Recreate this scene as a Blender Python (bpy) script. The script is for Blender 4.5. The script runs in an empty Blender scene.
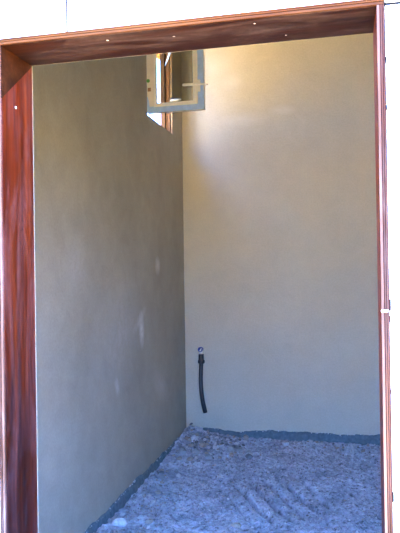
import bpy, bmesh, math, random
from mathutils import Vector, Matrix, noise

random.seed(7)
scene = bpy.context.scene
COL = scene.collection

# ------------------------------------------------------------------ camera
cam_data = bpy.data.cameras.new('camera')
cam_data.sensor_fit = 'HORIZONTAL'
cam_data.sensor_width = 36.0
cam_data.lens = 623.42 / 400.0 * 36.0
cam = bpy.data.objects.new('camera', cam_data)
COL.objects.link(cam)
r_ = Vector((0.97368621, 0.22744383, -0.01429931))
u_ = Vector((0.01512996, -0.00190899, 0.99988371))
f_ = Vector((-0.22739009, 0.97378933, 0.00529998))
m4 = Matrix((r_, u_, -f_)).transposed().to_4x4()
m4.translation = Vector((0.4147, -1.536, 1.6))
cam.matrix_world = m4
cam_data.clip_start = 0.02
cam_data.clip_end = 300
scene.camera = cam

# ------------------------------------------------------------------ world, sun, exposure
world = bpy.data.worlds.new('sky')
scene.world = world
world.use_nodes = True
wn = world.node_tree
wn.nodes.clear()
w_out = wn.nodes.new('ShaderNodeOutputWorld')
w_bg = wn.nodes.new('ShaderNodeBackground')
w_ramp = wn.nodes.new('ShaderNodeValToRGB')
w_sep = wn.nodes.new('ShaderNodeSeparateXYZ')
w_tc = wn.nodes.new('ShaderNodeTexCoord')
wn.links.new(w_tc.outputs['Generated'], w_sep.inputs[0])
wn.links.new(w_sep.outputs['Z'], w_ramp.inputs['Fac'])
wn.links.new(w_ramp.outputs['Color'], w_bg.inputs['Color'])
wn.links.new(w_bg.outputs[0], w_out.inputs['Surface'])
cr = w_ramp.color_ramp
cr.elements[0].position = 0.0
cr.elements[0].color = (0.16, 0.31, 0.68, 1)
cr.elements[1].position = 1.0
cr.elements[1].color = (0.05, 0.19, 0.62, 1)
e = cr.elements.new(0.2)
e.color = (0.14, 0.33, 1.0, 1)
w_bg.inputs['Strength'].default_value = 4.1

sun_data = bpy.data.lights.new('sun', 'SUN')
sun_data.energy = 16.5
sun_data.angle = 0.0093
sun_data.color = (1.0, 0.91, 0.75)
sun = bpy.data.objects.new('sun', sun_data)
COL.objects.link(sun)
SUN_TRAVEL = Vector((0.28, -0.42, -0.86))          # high sun, from the left and slightly behind the building
sun.rotation_euler = SUN_TRAVEL.to_track_quat('-Z', 'Y').to_euler()
sun.location = (-6, 4, 14)

scene.view_settings.view_transform = 'Standard'
scene.view_settings.look = 'None'
scene.view_settings.gamma = 1.0
scene.view_settings.use_curve_mapping = False
scene.view_settings.exposure = 3.17

# ------------------------------------------------------------------ dimensions
XL, XR = -1.143, 1.05          # inner faces of the side walls
YI, YB = 0.177, 4.443          # inner face of the front wall, face of the back wall
ZF, ZC = -0.04, 3.85           # gravel level, ceiling
JL, JR = -0.495, 0.495         # jamb faces
HZ = 2.2208                    # underside of the head
WT = 0.105                     # side wall thickness at the window
WY0, WY1, WZ0, WZ1 = 3.325, 4.10, 2.873, 3.78   # window opening

# ------------------------------------------------------------------ helpers
def link_mesh(name, bm, mat, parent=None, smooth=False, loc=None):
    me = bpy.data.meshes.new(name)
    bmesh.ops.recalc_face_normals(bm, faces=bm.faces)
    bm.to_mesh(me)
    bm.free()
    if smooth:
        for p in me.polygons:
            p.use_smooth = True
    o = bpy.data.objects.new(name, me)
    COL.objects.link(o)
    if mat is not None:
        for m in (mat if isinstance(mat, (list, tuple)) else [mat]):
            me.materials.append(m)
    if parent is not None:
        o.parent = parent
    if loc is not None:
        o.location = loc
    return o

def empty(name, loc, label=None, cat=None, group=None, kind=None):
    o = bpy.data.objects.new(name, None)
    o.empty_display_size = 0.05
    COL.objects.link(o)
    o.location = loc
    tag(o, label, cat, group, kind)
    return o

def tag(o, label=None, cat=None, group=None, kind=None):
    if label: o['label'] = label
    if cat: o['category'] = cat
    if group: o['group'] = group
    if kind: o['kind'] = kind
    return o

def box(bm, x0, x1, y0, y1, z0, z1, bevel=0.0):
    vs = [bm.verts.new((x, y, z)) for x in (x0, x1) for y in (y0, y1) for z in (z0, z1)]
    idx = ((0, 1, 3, 2), (4, 6, 7, 5), (0, 4, 5, 1), (2, 3, 7, 6), (0, 2, 6, 4), (1, 5, 7, 3))
    fs = [bm.faces.new([vs[i] for i in q]) for q in idx]
    if bevel > 0:
        es = list({ed for f in fs for ed in f.edges})
        bmesh.ops.bevel(bm, geom=es, offset=bevel, segments=2, affect='EDGES', profile=0.6)

def prism(bm, pts, axis, a, b):
    """polygon pts (2D) extruded from a to b along axis"""
    def P(p, t):
        return {'x': (t, p[0], p[1]), 'y': (p[0], t, p[1]), 'z': (p[0], p[1], t)}[axis]
    A = [bm.verts.new(P(p, a)) for p in pts]
    B = [bm.verts.new(P(p, b)) for p in pts]
    n = len(pts)
    bm.faces.new(A[::-1])
    bm.faces.new(B)
    for i in range(n):
        bm.faces.new((A[i], A[(i + 1) % n], B[(i + 1) % n], B[i]))

def tube(bm, path, radius, seg=16, hollow=0.0, caps=True):
    """sweep a round section (radius may be a list) along a path of Vectors; hollow > 0 opens the far end"""
    path = [Vector(p) for p in path]
    n = len(path)
    rad = radius if isinstance(radius, (list, tuple)) else [radius] * n
    rings = []
    ref = Vector((0.31, 0.17, 0.93)).normalized()
    for i, p in enumerate(path):
        t = (path[min(i + 1, n - 1)] - path[max(i - 1, 0)])
        if t.length < 1e-9:
            t = path[-1] - path[0]
        t.normalize()
        a = t.cross(ref)
        if a.length < 1e-3:
            a = t.cross(Vector((1, 0, 0)))
        a.normalize()
        b = t.cross(a)
        rings.append([bm.verts.new(p + (a * math.cos(2 * math.pi * k / seg) + b * math.sin(2 * math.pi * k / seg)) * rad[i]) for k in range(seg)])
    for i in range(n - 1):
        for k in range(seg):
            bm.faces.new((rings[i][k], rings[i][(k + 1) % seg], rings[i + 1][(k + 1) % seg], rings[i + 1][k]))
    if caps:
        bm.faces.new(rings[0][::-1])
        if hollow <= 0:
            bm.faces.new(rings[-1])
        else:
            t = (path[-1] - path[-2]).normalized()
            c = path[-1]
            inner = [bm.verts.new(c + (v.co - c) * hollow) for v in rings[-1]]
            deep = [bm.verts.new(v.co - t * 0.05) for v in inner]
            for k in range(seg):
                bm.faces.new((rings[-1][k], rings[-1][(k + 1) % seg], inner[(k + 1) % seg], inner[k]))
                bm.faces.new((inner[k], inner[(k + 1) % seg], deep[(k + 1) % seg], deep[k]))
            bm.faces.new(deep)

def grid_face(bm, us, vs, fn):
    """grid of quads; fn(u, v) -> point, or None to leave the quad corner out"""
    V = [[fn(u, v) for v in vs] for u in us]
    V = [[bm.verts.new(p) for p in row] for row in V]
    for i in range(len(us) - 1):
        for j in range(len(vs) - 1):
            bm.faces.new((V[i][j], V[i + 1][j], V[i + 1][j + 1], V[i][j + 1]))
    return V

def lin(a, b, n):
    return [a + (b - a) * i / (n - 1) for i in range(n)]

# ------------------------------------------------------------------ materials
class Mat:
    def __init__(self, name):
        self.m = bpy.data.materials.new(name)
        self.m.use_nodes = True
        self.nt = self.m.node_tree
        self.b = self.nt.nodes['Principled BSDF']
        self.tc = self.nt.nodes.new('ShaderNodeTexCoord')
    def n(self, t, **kw):
        nd = self.nt.nodes.new(t)
        for k, v in kw.items():
            if k in nd.inputs.keys():
                nd.inputs[k].default_value = v
            else:
                setattr(nd, k, v)
        return nd
    def l(self, a, b):
        self.nt.links.new(a, b)
    def mapping(self, scale=(1, 1, 1), rot=(0, 0, 0)):
        mp = self.n('ShaderNodeMapping')
        mp.inputs['Scale'].default_value = scale
        mp.inputs['Rotation'].default_value = rot
        self.l(self.tc.outputs['Object'], mp.inputs['Vector'])
        return mp.outputs[0]
    def noise(self, scale, detail=4, rough=0.55, vec=None, dist=0.0):
        nd = self.n('ShaderNodeTexNoise')
        nd.inputs['Scale'].default_value = scale
        nd.inputs['Detail'].default_value = detail
        nd.inputs['Roughness'].default_value = rough
        nd.inputs['Distortion'].default_value = dist
        self.l(vec if vec is not None else self.tc.outputs['Object'], nd.inputs['Vector'])
        return nd.outputs['Fac']
    def ramp(self, fac, stops):
        nd = self.n('ShaderNodeValToRGB')
        el = nd.color_ramp.elements
        el[0].position, el[0].color = stops[0][0], (*stops[0][1], 1)
        el[1].position, el[1].color = stops[-1][0], (*stops[-1][1], 1)
        for p, c in stops[1:-1]:
            x = el.new(p)
            x.color = (*c, 1)
        self.l(fac, nd.inputs['Fac'])
        return nd.outputs['Color']
    def mix(self, fac, a, b, mode='MIX'):
        nd = self.n('ShaderNodeMix', data_type='RGBA', blend_type=mode)
        for s, v in (('Factor', fac), ('A', a), ('B', b)):
            sock = [i for i in nd.inputs if i.name == s and (i.type == 'RGBA' if s != 'Factor' else i.type == 'VALUE')][0]
            if isinstance(v, (int, float)): sock.default_value = v
            elif isinstance(v, tuple): sock.default_value = (*v, 1)
            else: self.l(v, sock)
        return [o for o in nd.outputs if o.type == 'RGBA'][0]
    def bump(self, h, strength=0.3, dist=0.01):
        nd = self.n('ShaderNodeBump')
        nd.inputs['Strength'].default_value = strength
        nd.inputs['Distance'].default_value = dist
        self.l(h, nd.inputs['Height'])
        self.l(nd.outputs['Normal'], self.b.inputs['Normal'])
    def color(self, c):
        if isinstance(c, tuple): self.b.inputs['Base Color'].default_value = (*c, 1)
        else: self.l(c, self.b.inputs['Base Color'])
    def rough(self, r, spec=None):
        if isinstance(r, (int, float)): self.b.inputs['Roughness'].default_value = r
        else: self.l(r, self.b.inputs['Roughness'])
        if spec is not None: self.b.inputs['Specular IOR Level'].default_value = spec

def plain(name, c, rough=0.6, spec=0.4, var=0.12, scale=30.0, metal=0.0):
    k = Mat(name)
    nz = k.noise(scale, 3)
    lo = tuple(x * (1 - var) for x in c)
    hi = tuple(min(1, x * (1 + var)) for x in c)
    k.color(k.ramp(nz, [(0.3, lo), (0.7, hi)]))
    k.rough(rough, spec)
    k.b.inputs['Metallic'].default_value = metal
    return k.m

def make_plaster(name, base, blotch, streak_patches=()):
    k = Mat(name)
    big = k.noise(1.6, 5, 0.6)
    mid = k.noise(7.0, 6, 0.65, dist=0.6)
    fine = k.noise(70.0, 4, 0.6)
    lo = tuple(x * (1 - blotch) for x in base)
    hi = tuple(x * (1 + blotch) for x in base)
    c = k.ramp(big, [(0.3, lo), (0.7, hi)])
    c2 = k.ramp(mid, [(0.3, (1 - blotch * .7,) * 3), (0.75, (1 + blotch * .7,) * 3)])
    c = k.mix(1.0, c, c2, 'MULTIPLY')
    c3 = k.ramp(fine, [(0.35, (0.94,) * 3), (0.65, (1.04,) * 3)])
    c = k.mix(1.0, c, c3, 'MULTIPLY')
    # trowel smears and painted sheen spots: centre (object space), radii and brightness
    for (cx, cy, cz), (rx, ry, rz), amt, rotx in streak_patches:
        mp = k.n('ShaderNodeMapping', vector_type='TEXTURE')
        mp.inputs['Location'].default_value = (cx, cy, cz)
        mp.inputs['Rotation'].default_value = (rotx, 0, 0)
        mp.inputs['Scale'].default_value = (rx, ry, rz)
        k.l(k.tc.outputs['Object'], mp.inputs['Vector'])
        ln = k.n('ShaderNodeVectorMath', operation='LENGTH')
        k.l(mp.outputs[0], ln.inputs[0])
        inv = k.n('ShaderNodeMath', operation='SUBTRACT', use_clamp=True)
        inv.inputs[0].default_value = 1.0
        k.l(ln.outputs['Value'], inv.inputs[1])
        mu = k.n('ShaderNodeMath', operation='MULTIPLY', use_clamp=True)
        k.l(inv.outputs[0], mu.inputs[0])
        sm = k.noise(22.0, 4, 0.7)
        k.l(sm, mu.inputs[1])
        mm = k.n('ShaderNodeMath', operation='MULTIPLY', use_clamp=True)
        k.l(mu.outputs[0], mm.inputs[0])
        mm.inputs[1].default_value = amt * 2
        c = k.mix(mm.outputs[0], c, (0.72, 0.69, 0.62))
    k.color(c)
    k.rough(0.7, 0.10)
    h = k.n('ShaderNodeMath', operation='ADD')
    k.l(mid, h.inputs[0])
    f2 = k.n('ShaderNodeMath', operation='MULTIPLY')
    k.l(fine, f2.inputs[0])
    f2.inputs[1].default_value = 0.25
    k.l(f2.outputs[0], h.inputs[1])
    k.bump(h.outputs[0], 0.55, 0.009)
    return k.m

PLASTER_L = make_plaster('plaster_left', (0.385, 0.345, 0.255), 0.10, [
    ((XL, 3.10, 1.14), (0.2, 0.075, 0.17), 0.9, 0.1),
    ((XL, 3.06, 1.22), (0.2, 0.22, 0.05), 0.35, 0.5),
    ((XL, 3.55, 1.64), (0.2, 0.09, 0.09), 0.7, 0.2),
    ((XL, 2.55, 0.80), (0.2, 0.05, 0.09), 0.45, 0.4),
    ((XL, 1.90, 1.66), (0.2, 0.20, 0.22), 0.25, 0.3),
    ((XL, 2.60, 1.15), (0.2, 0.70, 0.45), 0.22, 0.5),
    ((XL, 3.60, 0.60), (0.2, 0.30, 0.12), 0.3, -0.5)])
PLASTER = make_plaster('plaster', (0.58, 0.52, 0.37), 0.05, [  # pale spots paint the sheen of window light into the plaster colour
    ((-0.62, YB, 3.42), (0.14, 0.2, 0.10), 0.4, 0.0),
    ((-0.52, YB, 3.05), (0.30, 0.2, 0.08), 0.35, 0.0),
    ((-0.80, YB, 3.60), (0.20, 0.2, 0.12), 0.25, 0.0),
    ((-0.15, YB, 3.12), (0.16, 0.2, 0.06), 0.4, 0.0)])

def make_ext():
    k = Mat('white_render')
    a = k.noise(3.0, 4)
    b = k.noise(60.0, 4)
    c = k.mix(1.0, k.ramp(a, [(0.3, (0.80, 0.79, 0.74)), (0.7, (0.88, 0.87, 0.83))]),
              k.ramp(b, [(0.3, (0.96,) * 3), (0.7, (1.0,) * 3)]), 'MULTIPLY')
    k.color(c)
    k.rough(0.85, 0.2)
    k.bump(b, 0.2, 0.003)
    return k.m
EXT = make_ext()

def make_wood(name, axis, dark, mid, light, dust, dust_amt, rough=0.38, dark_below=None):
    """varnished red brown board with grain along axis ('x' or 'z'), scuffed with pale dust"""
    k = Mat(name)
    sc = {'x': (0.8, 22, 22), 'z': (22, 22, 0.8)}[axis]
    g = k.noise(3.0, 6, 0.6, k.mapping(sc), 0.4)
    sc2 = {'x': (0.5, 6, 6), 'z': (6, 6, 0.5)}[axis]
    band = k.noise(2.2, 3, 0.5, k.mapping(sc2))
    c = k.ramp(g, [(0.28, dark), (0.52, mid), (0.75, light)])
    c = k.mix(1.0, c, k.ramp(band, [(0.33, (0.48, 0.46, 0.52)), (0.62, (1.2, 1.1, 1.0))]), 'MULTIPLY')
    sc3 = {'x': (2.0, 9, 9), 'z': (9, 9, 1.6)}[axis]
    d1 = k.noise(1.3, 6, 0.7, k.mapping(sc3), 1.2)
    d2 = k.noise(45.0, 5, 0.7)
    df = k.n('ShaderNodeMath', operation='MULTIPLY', use_clamp=True)
    dd = k.n('ShaderNodeMapRange')
    dd.inputs['From Min'].default_value = 0.45
    dd.inputs['From Max'].default_value = 0.75
    k.l(d1, dd.inputs['Value'])
    k.l(dd.outputs[0], df.inputs[0])
    k.l(d2, df.inputs[1])
    dm = k.n('ShaderNodeMath', operation='MULTIPLY', use_clamp=True)
    k.l(df.outputs[0], dm.inputs[0])
    dm.inputs[1].default_value = dust_amt
    c = k.mix(dm.outputs[0], c, dust)
    if dark_below:                                       # darker, cooler streaks over the lower part of the board
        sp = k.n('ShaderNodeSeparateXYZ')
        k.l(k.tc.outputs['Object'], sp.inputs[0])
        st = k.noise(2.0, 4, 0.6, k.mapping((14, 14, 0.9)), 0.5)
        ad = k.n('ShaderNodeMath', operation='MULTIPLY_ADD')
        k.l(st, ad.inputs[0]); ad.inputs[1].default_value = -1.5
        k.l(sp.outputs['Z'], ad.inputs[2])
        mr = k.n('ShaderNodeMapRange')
        mr.inputs['From Min'].default_value = dark_below - 0.75 - 0.18
        mr.inputs['From Max'].default_value = dark_below - 0.75 + 0.18
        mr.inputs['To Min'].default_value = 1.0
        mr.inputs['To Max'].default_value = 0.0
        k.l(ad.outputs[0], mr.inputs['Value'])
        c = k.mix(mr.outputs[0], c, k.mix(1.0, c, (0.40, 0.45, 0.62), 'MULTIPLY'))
    k.color(c)
    rr = k.n('ShaderNodeMapRange')
    rr.inputs['To Min'].default_value = rough - 0.08
    rr.inputs['To Max'].default_value = rough + 0.22
    k.l(d1, rr.inputs['Value'])
    k.rough(rr.outputs[0], 0.12)
    k.bump(g, 0.25, 0.002)
    return k.m
WOOD_Z = make_wood('varnished_jamb', 'z', (0.034, 0.0040, 0.0012), (0.085, 0.0110, 0.0020), (0.155, 0.0280, 0.0050), (0.17, 0.080, 0.070), 0.9, dark_below=1.25)
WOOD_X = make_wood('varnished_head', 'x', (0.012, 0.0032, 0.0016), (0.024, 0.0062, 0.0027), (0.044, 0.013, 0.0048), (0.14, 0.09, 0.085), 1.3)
WOOD_EDGE_Z = make_wood('board_edge_upright', 'z', (0.045, 0.015, 0.0075), (0.088, 0.034, 0.018), (0.14, 0.065, 0.037), (0.22, 0.15, 0.12), 0.8, 0.6)
WOOD_EDGE_X = make_wood('board_edge_level', 'x', (0.04, 0.012, 0.002), (0.085, 0.029, 0.004), (0.15, 0.06, 0.010), (0.15, 0.09, 0.05), 0.3, 0.6)
WOOD_PALE_Z = make_wood('pale_ply', 'z', (0.10, 0.045, 0.022), (0.17, 0.085, 0.048), (0.25, 0.14, 0.09), (0.30, 0.22, 0.18), 0.8, 0.6)
WOOD_CORNER = make_wood('varnished_corner', 'x', (0.02, 0.006, 0.0016), (0.036, 0.0105, 0.003), (0.055, 0.017, 0.005), (0.09, 0.05, 0.03), 0.1)
WOOD_WIN = make_wood('window_timber', 'z', (0.05, 0.022, 0.008), (0.12, 0.055, 0.017), (0.20, 0.105, 0.036), (0.3, 0.22, 0.12), 0.4, 0.5)
WOOD_WIN_DARK = make_wood('window_timber_outer', 'z', (0.035, 0.018, 0.007), (0.075, 0.042, 0.018), (0.11, 0.068, 0.03), (0.16, 0.12, 0.07), 0.3, 0.6)
WOOD_WIN_PALE = make_wood('window_timber_pale', 'z', (0.33, 0.23, 0.12), (0.44, 0.32, 0.18), (0.55, 0.42, 0.25), (0.55, 0.45, 0.33), 0.4, 0.5)
CEIL = make_wood('ceiling_boards', 'x', (0.14, 0.075, 0.025), (0.20, 0.115, 0.04), (0.26, 0.155, 0.06), (0.3, 0.2, 0.1), 0.3, 0.6)

def make_gravel():
    k = Mat('gravel')
    a = k.noise(2.5, 5, 0.6)
    b = k.noise(24.0, 7, 0.75)
    v = k.n('ShaderNodeTexVoronoi')
    v.inputs['Scale'].default_value = 75.0
    k.l(k.tc.outputs['Object'], v.inputs['Vector'])
    c = k.ramp(a, [(0.3, (0.56, 0.56, 0.57)), (0.7, (0.76, 0.76, 0.77))])
    c = k.mix(1.0, c, k.ramp(b, [(0.34, (0.22,) * 3), (0.47, (0.90,) * 3), (0.66, (1.35,) * 3)]), 'MULTIPLY')
    c = k.mix(0.10, c, k.mix(1.0, c, v.outputs['Color'], 'MULTIPLY'))
    patch = k.noise(5.0, 5, 0.65, dist=0.8)
    c = k.mix(1.0, c, k.ramp(patch, [(0.32, (0.66, 0.66, 0.68)), (0.62, (1.08, 1.08, 1.08))]), 'MULTIPLY')
    at = k.n('ShaderNodeAttribute', attribute_name='dark_share')
    c = k.mix(at.outputs['Fac'], c, (0.13, 0.125, 0.125))  # darker grey along the grooves and in patches under the corner rubble
    k.color(c)
    k.rough(0.9, 0.2)
    k.bump(b, 1.0, 0.03)
    return k.m
GRAVEL = make_gravel()
FOUND = plain('foundation_concrete', (0.13, 0.175, 0.18), 0.8, 0.2, 0.25, 30)
SOIL = plain('yard_soil', (0.48, 0.335, 0.13), 0.95, 0.1, 0.12, 2.0)
LEAF = plain('leaf_green', (0.07, 0.10, 0.035), 0.7, 0.2, 0.3, 3.0)
BARK = plain('bark', (0.16, 0.12, 0.085), 0.9, 0.1, 0.3, 20)
STONE = [plain('stone_%s' % n, c, 0.9, 0.2, 0.25, 45) for n, c in
         (('grey', (0.38, 0.37, 0.35)), ('pale', (0.66, 0.63, 0.59)), ('dark', (0.19, 0.185, 0.18)), ('tan', (0.44, 0.36, 0.28)))]
MORTAR = plain('mortar_crumb', (0.62, 0.59, 0.54), 0.9, 0.2, 0.15, 60)
FILM = plain('blue_film', (0.43, 0.61, 0.95), 0.4, 0.4, 0.10, 25)
PVC = plain('cream_pvc', (0.82, 0.74, 0.62), 0.45, 0.4, 0.06, 20)
BEAD = plain('white_bead', (0.88, 0.83, 0.74), 0.45, 0.4, 0.05, 20)
PVC_DULL = plain('dull_pvc', (0.50, 0.47, 0.42), 0.5, 0.3, 0.06, 20)
HANDLE = plain('cream_handle', (0.86, 0.83, 0.76), 0.35, 0.5, 0.04, 20)
GREEN = plain('green_sticker', (0.10, 0.30, 0.07), 0.5, 0.4, 0.1, 30)
BROWN = plain('brown_sticker', (0.33, 0.17, 0.09), 0.5, 0.4, 0.1, 30)
BLACKP = plain('black_plastic', (0.010, 0.014, 0.020), 0.38, 0.5, 0.2, 30)
BLUEP = plain('blue_plastic', (0.03, 0.05, 0.28), 0.35, 0.5, 0.1, 30)
WHITEP = plain('white_plastic', (0.80, 0.80, 0.80), 0.35, 0.5, 0.03, 30)
STEEL = plain('bright_steel', (0.70, 0.70, 0.72), 0.3, 0.5, 0.05, 30, 1.0)
GAP = plain('dark_gap', (0.012, 0.011, 0.010), 0.9, 0.1, 0.2, 30)
PAINT = plain('white_paint', (0.85, 0.84, 0.84), 0.6, 0.3, 0.03, 60)

def make_glass():
    k = Mat('window_glass')
    out = k.nt.nodes['Material Output']
    tr = k.n('ShaderNodeBsdfTransparent')
    tr.inputs['Color'].default_value = (0.70, 0.70, 0.64, 1)
    gl = k.n('ShaderNodeBsdfGlossy')
    gl.inputs['Roughness'].default_value = 0.03
    fr = k.n('ShaderNodeFresnel')
    fr.inputs['IOR'].default_value = 1.45
    mx = k.n('ShaderNodeMixShader')
    k.l(fr.outputs[0], mx.inputs[0])
    k.l(tr.outputs[0], mx.inputs[1])
    k.l(gl.outputs[0], mx.inputs[2])
    k.l(mx.outputs[0], out.inputs['Surface'])
    return k.m
GLASS = make_glass()

# ------------------------------------------------------------------ the setting
# yard outside
bm = bmesh.new()
box(bm, -40, 40, -40, 40, -0.40, -0.12)
tag(link_mesh('ground', bm, SOIL), kind='structure')

# gravel floor, a displaced sheet
def floor_h(x, y):
    d = Vector((0.88, 0.48))                        # across the pressed grooves
    a = Vector((-0.48, 0.88))
    cx, cy = x + 0.03, y - 2.92
    s = cx * d.x + cy * d.y
    t = cx * a.x + cy * a.y
    wgt = min(1.0, 1.6 * max(0.0, 1 - (s / 0.42) ** 2) * max(0.0, 1 - (t / 0.46) ** 2))
    q = 1 - 0.65 * wgt
    h = 0.022 * noise.noise(Vector((x * 2.2, y * 2.2, 0.3)))
    h += q * 0.012 * noise.noise(Vector((x * 7, y * 7, 4.1)))
    h += q * 0.016 * noise.noise(Vector((x * 19, y * 19, 8.7)))
    h += q * 0.013 * noise.noise(Vector((x * 47, y * 47, 1.7)))
    w = abs(((s / 0.125 + 0.10 * noise.noise(Vector((x * 5, y * 5, 2)))) % 1.0) - 0.5) * 2     # 1 in the groove, 0 on the crest
    h += wgt * (0.006 - 0.050 * max(0.0, (w - 0.55) / 0.45) - 0.008 * w)
    # heap of debris in the back left corner and along the left wall
    h += 0.035 * math.exp(-(((x + 0.98) / 0.25) ** 2 + ((y - 4.1) / 0.45) ** 2)) 
    h += 0.012 * math.exp(-((x - XL) / 0.16) ** 2)
    h += 0.010 * math.exp(-((YB - y) / 0.20) ** 2)
    hw = math.exp(-(((x + 0.90) / 0.27) ** 2 + ((y - 4.12) / 0.33) ** 2))
    h += hw * (0.030 + 0.045 * noise.noise(Vector((x * 13, y * 13, 6.2))) + 0.030 * noise.noise(Vector((x * 29, y * 29, 2.2))))
    h += 0.055 * math.exp(-(((x + 1.08) / 0.10) ** 2 + ((y - 4.36) / 0.16) ** 2))
    return ZF + h
def dark_share(x, y):
    """share of the darker grey: in the pressed grooves and under the rubble in the corner"""
    cx, cy = x + 0.03, y - 2.92
    s = cx * 0.88 + cy * 0.48
    t = -cx * 0.48 + cy * 0.88
    wgt = min(1.0, 1.8 * max(0.0, 1 - (s / 0.46) ** 2) * max(0.0, 1 - (t / 0.50) ** 2))
    w = abs(((s / 0.125 + 0.10 * noise.noise(Vector((x * 5, y * 5, 2)))) % 1.0) - 0.5) * 2
    f = wgt * max(0.0, min(1.0, (w - 0.72) / 0.2)) * (0.45 + 0.9 * noise.noise(Vector((x * 8, y * 8, 3))))
    hw = math.exp(-(((x + 0.84) / 0.26) ** 2 + ((y - 4.10) / 0.26) ** 2))
    f += 1.3 * hw * max(0.0, 0.25 + 1.6 * noise.noise(Vector((x * 11, y * 11, 6.9))))
    return max(0.0, min(1.0, f))
bm = bmesh.new()
NX, NY = 200, 380
grid_face(bm, lin(XL - 0.01, XR + 0.01, NX), lin(-0.02, YB + 0.01, NY), lambda x, y: (x, y, floor_h(x, y)))
bottom = -0.12
bd = [ed for ed in bm.edges if ed.is_boundary]
ret = bmesh.ops.extrude_edge_only(bm, edges=bd)
for v in [g for g in ret['geom'] if isinstance(g, bmesh.types.BMVert)]:
    v.co.z = bottom
floor = tag(link_mesh('floor', bm, GRAVEL, smooth=False), kind='structure')
att = floor.data.attributes.new('dark_share', 'FLOAT', 'POINT')
att.data.foreach_set('value', [dark_share(v.co.x, v.co.y) for v in floor.data.vertices])

ZB = -0.12
# left wall with the window opening
bm = bmesh.new()
x0, x1 = XL - WT, XL
box(bm, x0, x1, 0, WY0, ZB, ZC)
box(bm, x0, x1, WY1, YB + 0.2, ZB, ZC)
box(bm, x0, x1, WY0, WY1, ZB, WZ0)
box(bm, x0, x1, WY0, WY1, WZ1, ZC)
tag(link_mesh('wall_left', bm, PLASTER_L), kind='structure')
bm = bmesh.new()
box(bm, XL, XR, YB, YB + 0.2, ZB, ZC)
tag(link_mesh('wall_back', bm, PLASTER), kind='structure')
bm = bmesh.new()
box(bm, XR, XR + 0.2, 0, YB + 0.2, ZB, ZC)
tag(link_mesh('wall_right', bm, PLASTER), kind='structure')

# front wall: white outside, plastered inside, boards in the opening (22 mm)
BT = 0.017
ox0, ox1, oz = JL - BT, JR + BT, HZ + BT
XO0, XO1 = XL - WT - 2.5, XR + 0.2 + 2.5
bm = bmesh.new()
# panels of the outer skin with open joints between them
JX = -0.301                  # upright joint over the head
JZ = 2.2215              # level joint right of the head
g = 0.0027
F0, F1 = 0.004, 0.05
box(bm, XO0, ox0 - 0.001, F0, F1, ZB, oz + 0.0015, 0.002)
box(bm, XO0, JX - g, F0, F1, oz + 0.0015, ZC + 0.1, 0.002)
box(bm, JX + g, ox1 + 0.001, F0, F1, oz + 0.0015, ZC + 0.1, 0.002)
box(bm, ox1 + 0.0025, XO1, F0, F1, ZB, JZ, 0.002)
box(bm, ox1 + 0.0025, XO1, F0, F1, JZ + 0.006, ZC + 0.1, 0.002)
outer = link_mesh('wall_front', bm, EXT)
bm = bmesh.new()
box(bm, JX - g, JX + g, F0 + 0.0015, F1, oz + 0.0015, ZC + 0.1)
box(bm, ox1 + 0.0025, XO1, F0 + 0.0015, F1, JZ, JZ + 0.006)
jf = link_mesh('joint_filler', bm, GAP, outer)
jf['label'] = 'dark open joints between the white panels'
tag(outer, kind='structure')
bm = bmesh.new()
L_ = -0.0015                   # the inner plaster shows as a thin lip past the boards
for (a, b, c, d) in ((XL - WT, ox0, ZB, ZC), (ox1, XR + 0.2, ZB, ZC), (ox0, ox1, oz, ZC)):
    box(bm, a, b, F1, YI - 0.004, c, d)
link_mesh('wall_core', bm, GAP, outer)
bm = bmesh.new()
for (a, b, c, d) in ((XL, JL + L_, ZB, ZC), (JR + 0.004, XR, ZB, ZC), (JL + L_, JR + 0.004, HZ - L_, ZC)):
    box(bm, a, b, YI, YI + 0.003, c, d)
link_mesh('inner_plaster', bm, PLASTER, outer)

# ceiling and unseen eaves, the overhang sized to keep sun out of the window
bm = bmesh.new()
box(bm, XL - WT - 0.25, XR + 0.5, 0.06, YB + 0.4, ZC, ZC + 0.12)
tag(link_mesh('ceiling', bm, CEIL), kind='structure')

# exposed foundation strips under the plaster
def strip(name, along, a, b, n, mean):
    bm = bmesh.new()
    def top(s):
        return mean + 0.022 * noise.noise(Vector((s * 3.1, 1.1, 0.4))) + 0.012 * noise.noise(Vector((s * 12, 7.1, 0.4))) + 0.004 * noise.noise(Vector((s * 60, 3.1, 0.4)))
    rows = []
    for s in lin(a, b, n):
        t = top(s)
        dpt = 0.014 + 0.007 * noise.noise(Vector((s * 11, 0, 5)))
        prof = ((0.0005, t), (dpt * 0.55, t - 0.003), (dpt, t - 0.014), (dpt + 0.012, ZF - 0.05), (0.0005, ZF - 0.05))
        if along == 'y':
            rows.append([bm.verts.new((XL + p, s, z)) for p, z in prof])
        else:
            rows.append([bm.verts.new((s, YB - p, z)) for p, z in prof])
    m = len(rows[0])
    for i in range(n - 1):
        for k in range(m):
            bm.faces.new((rows[i][k], rows[i][(k + 1) % m], rows[i + 1][(k + 1) % m], rows[i + 1][k]))
    bm.faces.new(rows[0])
    bm.faces.new(rows[-1][::-1])
    return tag(link_mesh(name, bm, FOUND), kind='structure')
bl = strip('baseboard_left', 'y', YI + 0.03, YB - 0.03, 330, 0.030)
bb = strip('baseboard_back', 'x', XL + 0.03, XR - 0.01, 190, 0.040)

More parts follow.
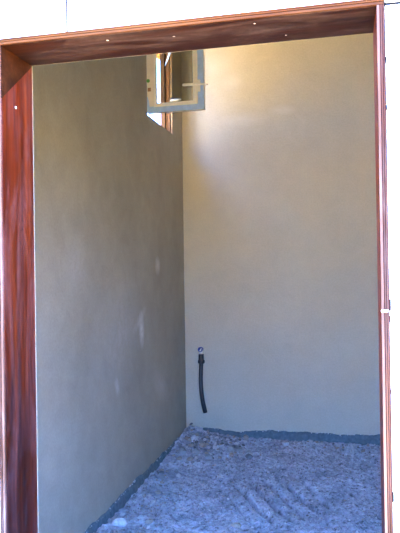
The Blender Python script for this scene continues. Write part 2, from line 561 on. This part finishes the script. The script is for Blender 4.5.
# ------------------------------------------------------------------ door frame
door = empty('door_1', (0, 0, 0), 'reddish brown varnished timber door frame without a door leaf', 'door frame', kind='structure')
def board_bm(axis, c0, c1, a, b, bow):
    """a lining board: thickness between c0 (seen face) and c1, running from a to b, slightly bowed"""
    bm = bmesh.new()
    n = 40
    rows = []
    e = 0.0025
    s = 1 if c1 > c0 else -1
    prof = ((c0, e), (c0 + s * e, 0), (c1, 0), (c1, YI - 0.0005), (c0 + s * e, YI - 0.0005), (c0, YI - e))
    for t in lin(0, 1, n):
        z = a + (b - a) * t
        off = bow * math.sin(math.pi * t)
        rows.append([bm.verts.new((p + off, y, z) if axis == 'z' else (z, y, p + off)) for p, y in prof])
    m = len(prof)
    for i in range(n - 1):
        for k in range(m):
            bm.faces.new((rows[i][k], rows[i][(k + 1) % m], rows[i + 1][(k + 1) % m], rows[i + 1][k]))
    bm.faces.new(rows[0]); bm.faces.new(rows[-1][::-1])
    return bm
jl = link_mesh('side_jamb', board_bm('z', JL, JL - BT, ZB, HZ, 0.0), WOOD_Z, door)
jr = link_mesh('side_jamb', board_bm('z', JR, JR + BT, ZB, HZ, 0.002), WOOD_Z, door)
hd = link_mesh('head_jamb', board_bm('x', HZ, HZ + BT, JL - BT, JR + BT, 0.0), WOOD_X, door)
def edge_band(axis, c0, c1, a, b, mat, parent, pale=None):
    """front edge of a board: two raw plies with a groove between"""
    bm = bmesh.new()
    s = 1 if c1 > c0 else -1
    w = abs(c1 - c0)
    for p0, p1 in ((0.0005, 0.40 * w), (0.40 * w + 0.0018, 0.72 * w), (0.72 * w + 0.0014, w - 0.0005)):
        lo, hi = sorted((c0 + s * p0, c0 + s * p1))
        if axis == 'z':
            box(bm, lo, hi, -0.006, 0.0, a, b, 0.001)
        else:
            box(bm, a, b, -0.006, 0.0, lo, hi, 0.001)
        if p0 < 0.001 and pale is not None:
            o = link_mesh('edge_ply', bm, pale, parent)
            o['label'] = 'pale outer ply of the front edge'
            bm = bmesh.new()
    o = link_mesh('edge_band', bm, mat, parent)
    o['label'] = 'bare orange front edge of the board'
    return o
edge_band('z', JL, JL - BT, ZB, HZ, WOOD_EDGE_Z, jl, WOOD_PALE_Z)
ebr = edge_band('z', JR, JR + BT, ZB, HZ, WOOD_EDGE_Z, jr, WOOD_PALE_Z)
edge_band('x', HZ, HZ + BT, JL - BT, JR + BT, WOOD_EDGE_X, hd)
# dark triangle over the top corner of the left board
bm = bmesh.new()
prism(bm, [(0.001, HZ - 0.001), (0.001, 2.078), (0.172, HZ - 0.004), (0.172, HZ - 0.001)], 'x', JL - 0.002, JL + 0.0015)
gs = link_mesh('dark_triangle', bm, WOOD_CORNER, jl)
gs['label'] = 'dark triangular top corner'
# drops of paint and nail heads
def blob(bm, c, r, flat=None, seed=0, sub=1):
    ret = bmesh.ops.create_icosphere(bm, subdivisions=sub, radius=1.0)
    rn = random.Random(seed)
    sx, sy, sz = (flat or (1, 1, 1))
    for v in ret['verts']:
        k = 1 + rn.uniform(-0.25, 0.25)
        v.co = Vector((v.co.x * sx, v.co.y * sy, v.co.z * sz)) * r * k + Vector(c)
for i, (x, y) in enumerate(((0.20, 0.03), (0.27, 0.13), (-0.02, 0.06), (-0.20, 0.04))):
    bm = bmesh.new()
    blob(bm, (x, y, HZ + 0.001), 0.004, (1, 1, 0.5), 30 + i)
    o = link_mesh('paint_drop', bm, PAINT, hd)
    o['label'] = 'pale drop of paint on the wood'
bm = bmesh.new()
blob(bm, (JL + 0.001, 0.075, 2.07), 0.004, (0.4, 1, 1), 77)
link_mesh('paint_drop', bm, PAINT, jl)['label'] = 'pale drop of paint on the wood'
bm = bmesh.new()
box(bm, JR - 0.0006, JR + BT * 0.95, -0.0085, -0.0055, 1.494, 1.4995, 0.001)
link_mesh('paint_mark', bm, PAINT, jr)['label'] = 'small white paint mark across the edge'
# chipped filler between the right board and the white wall
bm = bmesh.new()
for z0, z1, w in ((1.497, 1.524, 0.0035), (1.47, 1.485, 0.0015), (1.045, 1.068, 0.003), (2.085, 2.098, 0.002), (1.972, 1.984, 0.002), (1.30, 1.31, 0.001)):
    box(bm, JR + BT + 0.0005, JR + BT + 0.0025 + w, 0.001, 0.006, z0, z1, 0.0008)
link_mesh('filler_gap', bm, GAP, door)['label'] = 'dark chipped gaps beside the right board'

# ------------------------------------------------------------------ window
win = empty('window_1', (XL, WY0, WZ0), kind='structure',
            label='small high window in the left wall with its sash swung inward', cat='window')
win_loc = Vector((XL, WY0, WZ0))
def wpart(name, bm, mat, parent=win, smooth=False):
    for v in bm.verts:
        v.co -= win_loc
    return link_mesh(name, bm, mat, parent, smooth)
XO = XL - WT
# timber lining in the opening, with stepped rebates
bm = bmesh.new()
for (xa, xb, t) in ((XO + 0.042, XO + 0.066, 0.020), (XO + 0.066, XO + 0.086, 0.030)):
    box(bm, xa, xb, WY1 - t, WY1, WZ0, WZ1)
    box(bm, xa, xb, WY0, WY0 + t * 0.4, WZ0, WZ1)
    box(bm, xa, xb, WY0 + t * 0.4, WY1 - t, WZ1 - t, WZ1)
wpart('timber_frame', bm, WOOD_WIN)
bm = bmesh.new()
box(bm, XO, XO + 0.006, WY1 - 0.046, WY1, WZ0, WZ1 - 0.045, 0.001)
box(bm, XO + 0.006, XO + 0.042, WY1 - 0.048, WY1, WZ0, WZ1 - 0.045, 0.002)
box(bm, XO, XO + 0.042, WY0, WY1, WZ1 - 0.045, WZ1, 0.001)
wpart('outer_frame', bm, WOOD_WIN_DARK)
bm = bmesh.new()
box(bm, XO + 0.088, XL - 0.003, WY1 - 0.014, WY1, WZ0, WZ1, 0.001)
wpart('frame_bead', bm, WOOD_WIN_PALE)['label'] = 'paler timber strips on the window frame'
# slim upright bar outside the opening
bm = bmesh.new()
box(bm, XO + 0.002, XO + 0.014, 3.70, 3.712, WZ0, WZ1 - 0.045, 0.001)
wpart('glazing_bar', bm, FILM)
# latch lever on the far upright
bm = bmesh.new()
tube(bm, [(XL - 0.024, 4.090, 3.186), (XL - 0.01, 4.08, 3.187), (XL + 0.02, 4.07, 3.187), (XL + 0.095, 4.065, 3.188)], [0.011, 0.013, 0.013, 0.011], 12)
wpart('latch_lever', bm, PVC_DULL, smooth=True)['label'] = 'cream latch lever on the far upright'
# strip of film peeled from the far upright
bm = bmesh.new()
pts = []
for t in lin(0, 1, 14):
    pts.append((XL + 0.012 - 0.075 * t ** 1.8, 4.068 - 0.012 * math.sin(t * 3), 3.74 - 0.23 * t))
wd = [0.014 - 0.006 * t for t in lin(0, 1, 14)]
rowA = [bm.verts.new((x - w, y, z)) for (x, y, z), w in zip(pts, wd)]
rowB = [bm.verts.new((x + w, y - 0.003, z)) for (x, y, z), w in zip(pts, wd)]
rowC = [bm.verts.new((x + w, y - 0.001, z)) for (x, y, z), w in zip(pts, wd)]
rowD = [bm.verts.new((x - w, y + 0.002, z)) for (x, y, z), w in zip(pts, wd)]
for i in range(13):
    for A, B in ((rowA, rowB), (rowB, rowC), (rowC, rowD), (rowD, rowA)):
        bm.faces.new((A[i], A[i + 1], B[i + 1], B[i]))
bm.faces.new((rowA[0], rowB[0], rowC[0], rowD[0])); bm.faces.new((rowA[-1], rowD[-1], rowC[-1], rowB[-1]))
wpart('peeled_film', bm, FILM)['label'] = 'pale blue strip of film peeling off the frame'

# sash, swung a quarter turn into the room about its near upright
SX0, SX1 = XL + 0.005, -0.662
SY0, SY1 = 3.302, 3.346
SZ0, SZ1 = 2.880, 3.75
LW, RW, BW = 0.074, 0.086, 0.070        # face widths
sash = win                              # stiles, rails, bead and pane are parts of the window
bm = bmesh.new()
box(bm, SX0, SX0 + LW, SY0, SY1, SZ0, SZ1, 0.003)
lst = wpart('sash_stile', bm, PVC, sash)
bm = bmesh.new()
box(bm, SX1 - RW, SX1, SY0, SY1, SZ0, SZ1, 0.003)
rst = wpart('sash_stile', bm, PVC, sash)
bm = bmesh.new()
box(bm, SX0 + LW, SX1 - RW, SY0, SY1, SZ0, SZ0 + BW, 0.003)
brl = wpart('sash_rail', bm, PVC, sash)
bm = bmesh.new()
box(bm, SX0 + LW, SX1 - RW, SY0, SY1, SZ1 - BW, SZ1, 0.003)
trl = wpart('sash_rail', bm, PVC, sash)
bm = bmesh.new()
GX0, GX1, GZ0, GZ1 = SX0 + LW - 0.004, SX1 - RW + 0.004, SZ0 + BW - 0.004, SZ1 - BW + 0.004
box(bm, GX0, GX1, 3.320, 3.326, GZ0, GZ1)
wpart('pane', bm, GLASS, sash)
# bead around the pane
bm = bmesh.new()
bwid = 0.030
yA, yB_ = SY0 - 0.004, SY0 + 0.014
ix0, ix1, iz0, iz1 = SX0 + LW, SX1 - RW, SZ0 + BW, SZ1 - BW
box(bm, ix0 - 0.012, ix0 + 0.010, yA, yB_, iz0 - 0.01, iz1, 0.002)
box(bm, ix1 - 0.004, ix1 + bwid, yA, yB_, iz0 - 0.01, iz1, 0.002)
box(bm, ix0 - 0.012, ix1 + bwid, yA - 0.0015, yB_ - 0.001, iz0 - 0.026, iz0 + 0.004, 0.002)
box(bm, ix0 - 0.012, ix1 + bwid, yA, yB_, iz1 - 0.004, iz1 + 0.018, 0.002)
bead = wpart('glazing_bead', bm, BEAD, sash)
# protective film, with torn edges towards the bead
def film_strip(n, fn, o=0.0):
    bm = bmesh.new()
    rows = []
    for t in lin(0, 1, n):
        a, b = fn(t)
        rows.append([bm.verts.new((a[0], SY0 - 0.0015 - o, a[1])), bm.verts.new((b[0], SY0 - 0.0015 - o, b[1])),
                     bm.verts.new((b[0], SY0 - 0.0002, b[1])), bm.verts.new((a[0], SY0 - 0.0002, a[1]))])
    for i in range(n - 1):
        for k in range(4):
            bm.faces.new((rows[i][k], rows[i][(k + 1) % 4], rows[i + 1][(k + 1) % 4], rows[i + 1][k]))
    bm.faces.new(rows[0]); bm.faces.new(rows[-1][::-1])
    return bm
def tear(s, q):
    return 0.004 * noise.noise(Vector((s * 22, q, 0))) + 0.003 * noise.noise(Vector((s * 70, q, 3)))
def f_bottom(t):
    x = SX0 + 0.002 + (SX1 - 0.012 - SX0) * t
    return (x, SZ0 + 0.001), (x, SZ0 + 0.049 + tear(x, 1))
def f_right(t):
    z = SZ0 + 0.004 + (SZ1 - SZ0 - 0.006) * t
    return (SX1 - 0.001, z), (SX1 - 0.050 + tear(z, 5), z)
def f_left(t):
    z = SZ0 + 0.03 + 0.10 * t
    return (SX0 + 0.001, z), (SX0 + 0.026 - 0.018 * t + tear(z, 9), z)
fb = wpart('blue_film', film_strip(60, f_bottom), FILM, brl)
fr = wpart('blue_film', film_strip(80, f_right, 0.0012), FILM, rst)
fl = wpart('blue_film', film_strip(20, f_left, 0.0012), FILM, lst)
# stickers on the hinge stile
bm = bmesh.new()
tube(bm, [(SX0 + 0.012, SY0 - 0.0015, 3.142), (SX0 + 0.012, SY0 + 0.0005, 3.142)], 0.015, 18)
wpart('sticker', bm, GREEN, lst)['label'] = 'round green sticker'
bm = bmesh.new()
box(bm, SX0 + 0.008, SX0 + 0.034, SY0 - 0.0012, SY0 + 0.0005, 3.055, 3.085)
wpart('sticker', bm, BROWN, lst)['label'] = 'square brown sticker'
# lever handle
bm = bmesh.new()
box(bm, -0.715, -0.690, SY0 - 0.012, SY0, 3.020, 3.115, 0.004)
plate = wpart('handle_plate', bm, HANDLE, rst)
bm = bmesh.new()
tube(bm, [(-0.702, SY0 - 0.008, 3.088), (-0.702, SY0 - 0.045, 3.088)], 0.009, 14)
hz = 3.068
tube(bm, [(-0.620, SY0 - 0.040, hz - 0.008), (-0.66, SY0 - 0.046, hz - 0.003), (-0.702, SY0 - 0.050, hz), (-0.76, SY0 - 0.050, hz + 0.001), (-0.815, SY0 - 0.050, hz + 0.002), (-0.825, SY0 - 0.050, hz + 0.002)],
     [0.006, 0.008, 0.011, 0.011, 0.011, 0.007], 14)
wpart('lever_handle', bm, HANDLE, rst, True)['label'] = 'cream lever handle turned level'
# hinges
for hzz in (3.0, 3.46):
    bm = bmesh.new()
    tube(bm, [(XL + 0.0, SY1 + 0.006, hzz - 0.04), (XL + 0.0, SY1 + 0.006, hzz + 0.04)], 0.006, 10)
    wpart('hinge', bm, PVC, sash, True)

# ------------------------------------------------------------------ water pipe on the back wall
PX = -0.978
pipe = empty('water_pipe', (PX, YB, 0.82), 'short black pipe hanging from a blue capped stub low on the back wall', 'pipe')
ploc = Vector((PX, YB, 0.82))
def ppart(name, bm, mat, parent=pipe, smooth=True):
    for v in bm.verts:
        v.co -= ploc
    return link_mesh(name, bm, mat, parent, smooth)
bm = bmesh.new()
tube(bm, [(PX, YB, 0.822), (PX, YB - 0.05, 0.822)], 0.020, 20)
ppart('wall_stub', bm, BLUEP)
bm = bmesh.new()
tube(bm, [(PX, YB - 0.046, 0.822), (PX, YB - 0.062, 0.822), (PX, YB - 0.066, 0.822)], [0.024, 0.024, 0.020], 20)
cap = ppart('end_cap', bm, BLUEP, smooth=False)
bm = bmesh.new()
prism(bm, [(PX - 0.012, 0.806), (PX + 0.010, 0.808), (PX + 0.016, 0.838), (PX + 0.004, 0.832), (PX - 0.002, 0.818)], 'y', YB - 0.0685, YB - 0.064)
ppart('cap_mark', bm, WHITEP, cap, False)['label'] = 'white mark on the blue cap'
bm = bmesh.new()
tube(bm, [(PX + 0.002, YB - 0.032, 0.806), (PX + 0.002, YB - 0.032, 0.768)], 0.016, 16)
ppart('threaded_nipple', bm, STEEL)
bm = bmesh.new()
tube(bm, [(PX + 0.003, YB - 0.032, 0.775), (PX + 0.003, YB - 0.032, 0.770), (PX + 0.003, YB - 0.032, 0.722), (PX + 0.003, YB - 0.032, 0.718)], [0.024, 0.027, 0.027, 0.024], 8)
ppart('coupling', bm, BLACKP, smooth=False)
bm = bmesh.new()
tube(bm, [(PX + 0.003, YB - 0.032, 0.720), (PX + 0.003, YB - 0.032, 0.712), (PX + 0.003, YB - 0.032, 0.690), (PX + 0.003, YB - 0.032, 0.680)], [0.026, 0.034, 0.034, 0.022], 18)
ppart('collar', bm, BLACKP, smooth=False)
bm = bmesh.new()
path = []
for t in lin(0, 1, 30):
    z = 0.685 - 0.475 * t
    x = PX + 0.003 - 0.006 * math.sin(t * 3.0) + 0.040 * t ** 2.4
    y = YB - 0.032 - 0.030 * math.sin(t * 2.2)
    path.append((x, y, z))
tube(bm, path, [0.0195 + 0.002 * t for t in lin(0, 1, 30)], 18, hollow=0.72)
ppart('hose', bm, BLACKP)

# ------------------------------------------------------------------ rubble on the floor
def stone_mesh(seed, sx, sy, sz, mat, sub=2):
    bm = bmesh.new()
    bmesh.ops.create_icosphere(bm, subdivisions=sub, radius=1.0)
    rn = Vector((seed * 3.7, seed * 1.3, seed * 2.1))
    planes = []
    rr = random.Random(seed)
    for _ in range(7):
        d = Vector((rr.uniform(-1, 1), rr.uniform(-1, 1), rr.uniform(-1, 1))).normalized()
        planes.append((d, rr.uniform(0.55, 0.85)))
    for v in bm.verts:
        p = v.co.copy()
        for d, k in planes:
            q = p.dot(d)
            if q > k: p -= d * (q - k)
        p *= 1 + 0.16 * noise.noise(p * 1.7 + rn)
        v.co = Vector((p.x * sx, p.y * sy, p.z * sz))
    me = bpy.data.meshes.new('rubble_stone')
    bmesh.ops.recalc_face_normals(bm, faces=bm.faces)
    bm.to_mesh(me)
    bm.free()
    me.materials.append(mat)
    return me

def place_stone(name, me, x, y, r, rz, sc, label, group=None, tilt=0.0, lift=0.25):
    o = bpy.data.objects.new(name, me)
    COL.objects.link(o)
    o.location = (x, y, floor_h(x, y) + r * lift)
    o.rotation_euler = (tilt, tilt * 0.6, rz)
    o.scale = (sc, sc, sc)
    return tag(o, label, 'stone', group)

# single stones one can point to
place_stone('rubble_stone', stone_mesh(101, 0.050, 0.036, 0.032, STONE[1]), -1.02, 2.235, 0.032, 0.4, 1, 'pale fist sized stone at the foot of the left wall, nearest the viewer')
place_stone('rubble_stone', stone_mesh(102, 0.030, 0.026, 0.055, STONE[1]), 0.45, 4.17, 0.05, 0.9, 1, 'pale upright stone in front of the back wall, towards the right', lift=0.5)
place_stone('rubble_stone', stone_mesh(103, 0.050, 0.030, 0.020, STONE[3]), -0.30, 2.40, 0.02, 0.3, 1, 'flat tan stone lying alone near the front of the gravel')
place_stone('rubble_stone', stone_mesh(104, 0.050, 0.042, 0.040, STONE[0]), -0.98, 4.22, 0.04, 2.2, 1, 'grey lump of rubble in the back corner, below the black pipe', lift=0.5)
place_stone('rubble_stone', stone_mesh(105, 0.045, 0.040, 0.026, STONE[1]), -0.155, 4.27, 0.03, 1.2, 1, 'small pale stone against the back wall, about midway along it', lift=0.4)

TINTS = [('grey', 'pale', 'tan', 'tan', 'grey', 'dark grey', 'pale', 'dark grey')[i % 8] for i in range(16)]
protos = [stone_mesh(i, 1.0, 0.55 + 0.4 * random.random(), 0.5 + 0.3 * random.random(), STONE[(0, 1, 3, 3, 0, 2, 1, 2)[i % 8]]) for i in range(16)]
taken = [(-1.02, 2.235, .055), (0.45, 4.17, .05), (-0.30, 2.40, .05), (-0.98, 4.22, .055), (-0.155, 4.27, .05)]
def free(x, y, r):
    for a, b, c in taken:
        if (a - x) ** 2 + (b - y) ** 2 < (c + r) ** 2: return False
    return True
def scatter(n, pick, rmin, rmax, label, group):
    k = tries = 0
    while k < n and tries < n * 40:
        tries += 1
        x, y = pick()
        r = rmin + (rmax - rmin) * random.random() ** 2.2
        if not (XL + 0.03 + r < x < XR - 0.05 and 1.9 < y < YB - 0.03 - r) or not free(x, y, r * 0.95): continue
        taken.append((x, y, r * 0.95))
        pi = random.randrange(16)
        place_stone('rubble_stone', protos[pi], x, y, r, random.uniform(0, 6.28), r, label % TINTS[pi], group, random.uniform(-.3, .3), 0.6 if 'corner' in group else 0.25)
        k += 1
scatter(130, lambda: (random.gauss(-0.88, 0.18), random.gauss(4.10, 0.20)), 0.014, 0.050,
        '%s lump of rubble in the heap at the back left corner', 'rubble heaped in the back corner')
scatter(70, lambda: (XL + 0.04 + abs(random.gauss(0, 0.13)), random.uniform(1.95, 3.75)), 0.010, 0.032,
        'small %s stone strewn along the foot of the left wall', 'stones along the left wall')
scatter(60, lambda: (random.uniform(-0.45, 0.72), YB - 0.05 - abs(random.gauss(0, 0.10))), 0.010, 0.030,
        'small %s stone strewn along the foot of the back wall', 'stones along the back wall')

# loose grit over the whole floor: one object
bm = bmesh.new()
rn = random.Random(5)
gv, gf, gm = [], [], []
oct_v = [(1, 0, 0), (-1, 0, 0), (0, 1, 0), (0, -1, 0), (0, 0, 1), (0, 0, -1)]
oct_f = [(0, 2, 4), (2, 1, 4), (1, 3, 4), (3, 0, 4), (2, 0, 5), (1, 2, 5), (3, 1, 5), (0, 3, 5)]
for i in range(9000):
    x = rn.uniform(XL + 0.035, 0.95)
    y = rn.uniform(1.9, YB - 0.035)
    r = 0.0035 + 0.008 * rn.random() ** 3
    if not free(x, y, r * 1.3 + 0.004): continue
    base = len(gv)
    a = rn.uniform(0, 6.28)
    z = floor_h(x, y) + r * 0.25
    for vx, vy, vz in oct_v:
        k = rn.uniform(0.6, 1.2) * r
        gv.append((x + (vx * math.cos(a) - vy * math.sin(a)) * k, y + (vx * math.sin(a) + vy * math.cos(a)) * k, z + vz * k * 0.8))
    gf += [tuple(base + q for q in f) for f in oct_f]
    gm += [rn.choice((0, 0, 0, 1, 2, 3, 1))] * 8
bm.free()
me = bpy.data.meshes.new('loose_gravel')
me.from_pydata(gv, [], gf)
me.update()
for m in STONE: me.materials.append(m)
me.polygons.foreach_set('material_index', gm)
go = bpy.data.objects.new('loose_gravel', me)
COL.objects.link(go)
tag(go, 'fine grey gravel strewn over the unpaved floor', 'gravel', kind='stuff')

# crumbs of plaster stuck to the foundation strips, one piece of debris each strip
for par, along, a, b, n in ((bl, 'y', 1.95, YB - 0.08, 110), (bb, 'x', XL + 0.2, 0.78, 90)):
    bm = bmesh.new()
    for i in range(n):
        s = random.uniform(a, b)
        z = (0.024 if along == 'y' else 0.036) + 0.022 * noise.noise(Vector((s * 3.1, 1.1, 0.4))) + random.gauss(0, 0.007)
        r = random.uniform(0.002, 0.006)
        p = (XL + 0.008, s, z) if along == 'y' else (s, YB - 0.008, z)
        blob(bm, p, r, None, i)
    o = link_mesh('plaster_crumbs', bm, MORTAR, par)
    o['kind'] = 'stuff'

# ------------------------------------------------------------------ tree added unseen beyond the left wall to block sky light
blocker_tree = empty('blocker_tree', (-5.8, -0.3, -0.12), 'broad leafy tree added unseen beyond the left wall to block sky light', 'blocker_tree')
bm = bmesh.new()
tube(bm, [(0, 0, -0.1), (0.03, 0.02, 0.8), (-0.04, 0.05, 1.9), (0.05, 0.0, 3.0), (0.0, 0.0, 4.4)], [0.24, 0.17, 0.15, 0.12, 0.06], 14)
for k in range(7):
    a = k * 0.9
    z = 2.6 + 0.22 * k
    tube(bm, [(0, 0, z), (0.6 * math.cos(a), 0.6 * math.sin(a), z + 0.5), (1.3 * math.cos(a + .2), 1.3 * math.sin(a + .2), z + 0.9)], [0.07, 0.05, 0.02], 8)
link_mesh('blocker_trunk', bm, BARK, blocker_tree, True)
rt = random.Random(11)
lv, lf = [], []
for i in range(5000):
    d = Vector((rt.gauss(0, 1), rt.gauss(0, 1), rt.gauss(0, 1))).normalized()
    rad = (0.55 + 0.45 * rt.random() ** 0.5) * (1 + 0.25 * noise.noise(d * 2.2))
    c = Vector((d.x * 1.75, d.y * 1.75, d.z * 1.7)) * rad + Vector((0, 0, 5.0))
    u = Vector((rt.gauss(0, 1), rt.gauss(0, 1), rt.gauss(0, 1))).normalized()
    w = u.cross(d)
    if w.length < 1e-3: continue
    w.normalize()
    L = rt.uniform(0.10, 0.17)
    q = len(lv)
    mid = c + u * L * 0.1
    lv += [c - u * L, mid + w * L * 0.45 + d * 0.01, c + u * L, mid - w * L * 0.45 + d * 0.01]
    lf.append((q, q + 1, q + 2, q + 3))
me = bpy.data.meshes.new('blocker_foliage')
me.from_pydata([tuple(v) for v in lv], [], lf)
me.materials.append(LEAF)
fo = bpy.data.objects.new('blocker_foliage', me)
COL.objects.link(fo)
fo.parent = blocker_tree
